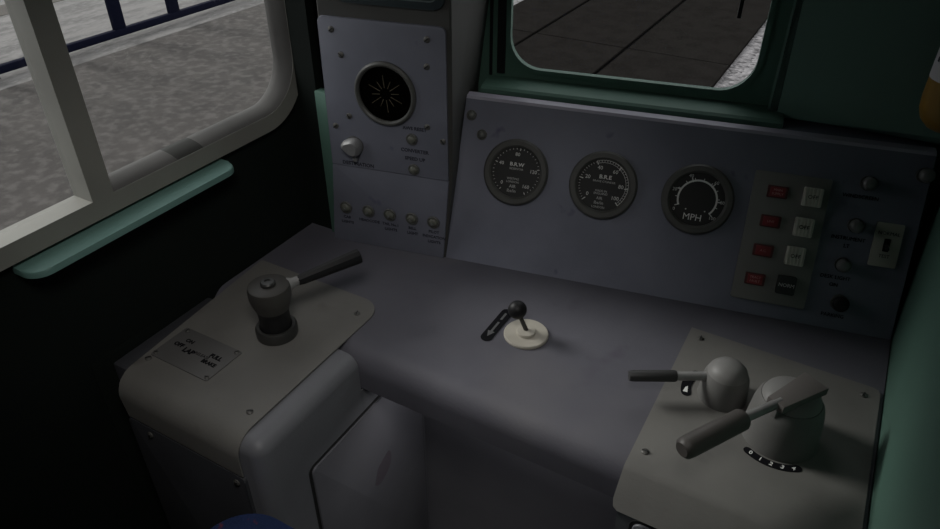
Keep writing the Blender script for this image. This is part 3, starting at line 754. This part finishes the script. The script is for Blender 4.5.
# ------------------------------------------------------------------ outside
GZ = -1.9; PZ0 = -1.0
tag(obj('ground', box(-40, 30, -12, 60, GZ - .2, GZ), 'gravel', smooth=0), kind='structure')
tag(obj('ground_platform', prism([(-5.12, -9), (-1.45, -9), (-1.45, 3.6), (-3.4, 3.6), (-4.4, 5.3), (-5.12, 5.6)], GZ, PZ0), 'brown', smooth=0), kind='structure')
tag(obj('pavement', box(-30, -5.12, -9, 5.9, GZ, PZ0 - .003), 'pave', smooth=0), kind='structure')
tag(obj('path', box(-7.2, -6.86, -9, 5.9, PZ0 - .003, PZ0), 'earth', smooth=0), kind='structure')
fx = -5.36
fn = empty('railing', (fx, 3.2, PZ0 - .003), 'navy blue metal railing along the far side of the platform outside', 'railing')
obj('bottom_rail', box(-.025, .025, -5.0, 2.3, .030, .085, .004), 'rail', fn, Matrix.Identity(4))
obj('top_rail', box(-.025, .025, -5.0, 2.3, 1.0, 1.055, .004), 'rail', fn, Matrix.Identity(4))
for k in range(9):
    yy = 3.62 + .555 * (k - 7) - 3.2
    if -5 < yy < 2.3: obj('baluster', box(-.02, .02, yy - .0, yy + .105, .0855, .9995, .004), 'rail', fn, Matrix.Identity(4))
for yy in (-4.5, -.6, 2.2): obj('post', box(-.024, .024, yy - .03, yy + .03, 0, .0295, .003), 'rail', fn, Matrix.Identity(4))
# rubber crossing panels ahead
xs = [-4.53, -3.71, -2.535, -1.345]
names = {(0, 0): 'nearer black crossing panel farthest from the pale gravel', (1, 0): 'nearer black crossing panel in the middle of its row', (2, 0): 'nearer black crossing panel next to the pale gravel',
         (0, 1): 'farther black crossing panel farthest from the pale gravel', (1, 1): 'farther black crossing panel in the middle of its row', (2, 1): 'farther black crossing panel next to the pale gravel'}
for j, (ya, yb) in enumerate(((5.7, 8.12), (8.12, 13.6))):
    for i in range(3):
        o = obj('crossing_panel', box(xs[i] + .022, xs[i + 1] - (.022 if i < 2 else 0), ya + .012, yb - .012, GZ + .004, GZ + .036, .006, 1), 'rubber', smooth=0)
        tag(o, names[(i, j)] + ' seen through the windscreen', 'crossing panel', 'black crossing panels ahead')
tag(obj('ground_crossing', box(xs[0], xs[3], 5.85, 13.6, GZ, GZ + .004), 'seam', smooth=0), kind='structure')

# ------------------------------------------------------------------ light
w = bpy.data.worlds.new('sky'); SC.world = w; w.use_nodes = True
bg = w.node_tree.nodes['Background']; bg.inputs[0].default_value = (.97, .98, 1.0, 1); bg.inputs[1].default_value = 1.15
def sun(name, direction, energy, ang, col=(1, 1, 1)):
    l = bpy.data.lights.new(name, 'SUN'); l.energy = energy; l.angle = radians(ang); l.color = col
    o = bpy.data.objects.new(name, l); COL.objects.link(o)
    o.rotation_euler = Vector(direction).to_track_quat('-Z', 'Y').to_euler()
    return o
sun('hazy_sun', (1.0, .05, -.60), 2.1, 16, (1, .98, .95))
def area(name, loc, target, size, energy, col=(1, 1, 1)):
    l = bpy.data.lights.new(name, 'AREA'); l.shape = 'RECTANGLE'; l.size, l.size_y = size; l.energy = energy; l.color = col
    o = bpy.data.objects.new(name, l); COL.objects.link(o); o.location = loc
    o.rotation_euler = (Vector(target) - Vector(loc)).to_track_quat('-Z', 'Y').to_euler()
    return o

l = bpy.data.lights.new('fill_spot', 'SPOT'); l.energy = 20.0; l.spot_size = radians(64); l.spot_blend = 1.; l.shadow_soft_size = .20; l.color = (1, .97, .93)  # added fill without a real fixture, brightens the left pedestal and panel
o = bpy.data.objects.new('fill_spot', l); COL.objects.link(o); o.location = (-.15, .10, 1.16)
o.rotation_euler = (Vector((-.70, .74, 0)) - o.location).to_track_quat('-Z', 'Y').to_euler()

area('kneehole_fill', (-.37, .745, -.092), (-.37, .745, -.8), (.34, .05), .17, (1, .98, 1))  # unseen area light added under the desk to brighten the kneehole

# ------------------------------------------------------------------ camera
cam = bpy.data.cameras.new('camera'); co = bpy.data.objects.new('camera', cam); COL.objects.link(co); SC.camera = co
f = 715.; pitch = math.atan(494 / 715); yaw = radians(29.7)
fw = Vector((-sin(yaw) * cos(pitch), cos(yaw) * cos(pitch), -sin(pitch))); rt = Vector((cos(yaw), sin(yaw), 0)); upv = rt.cross(fw)
co.matrix_world = frame(Vector((0, 0, .8)), rt, upv, -fw)
cam.sensor_fit = 'HORIZONTAL'; cam.sensor_width = 36; cam.lens = f * 36 / 940; cam.clip_start = .01; cam.clip_end = 200

vs_ = SC.view_settings
SC.display_settings.display_device = 'sRGB'
vs_.view_transform = 'Standard'; vs_.look = 'None'; vs_.gamma = 1; vs_.use_curve_mapping = False; vs_.exposure = 0.0
SC.cycles.use_denoising = True
SC.cycles.max_bounces = 8; SC.cycles.transparent_max_bounces = 8
SC.cycles.sample_clamp_indirect = 4
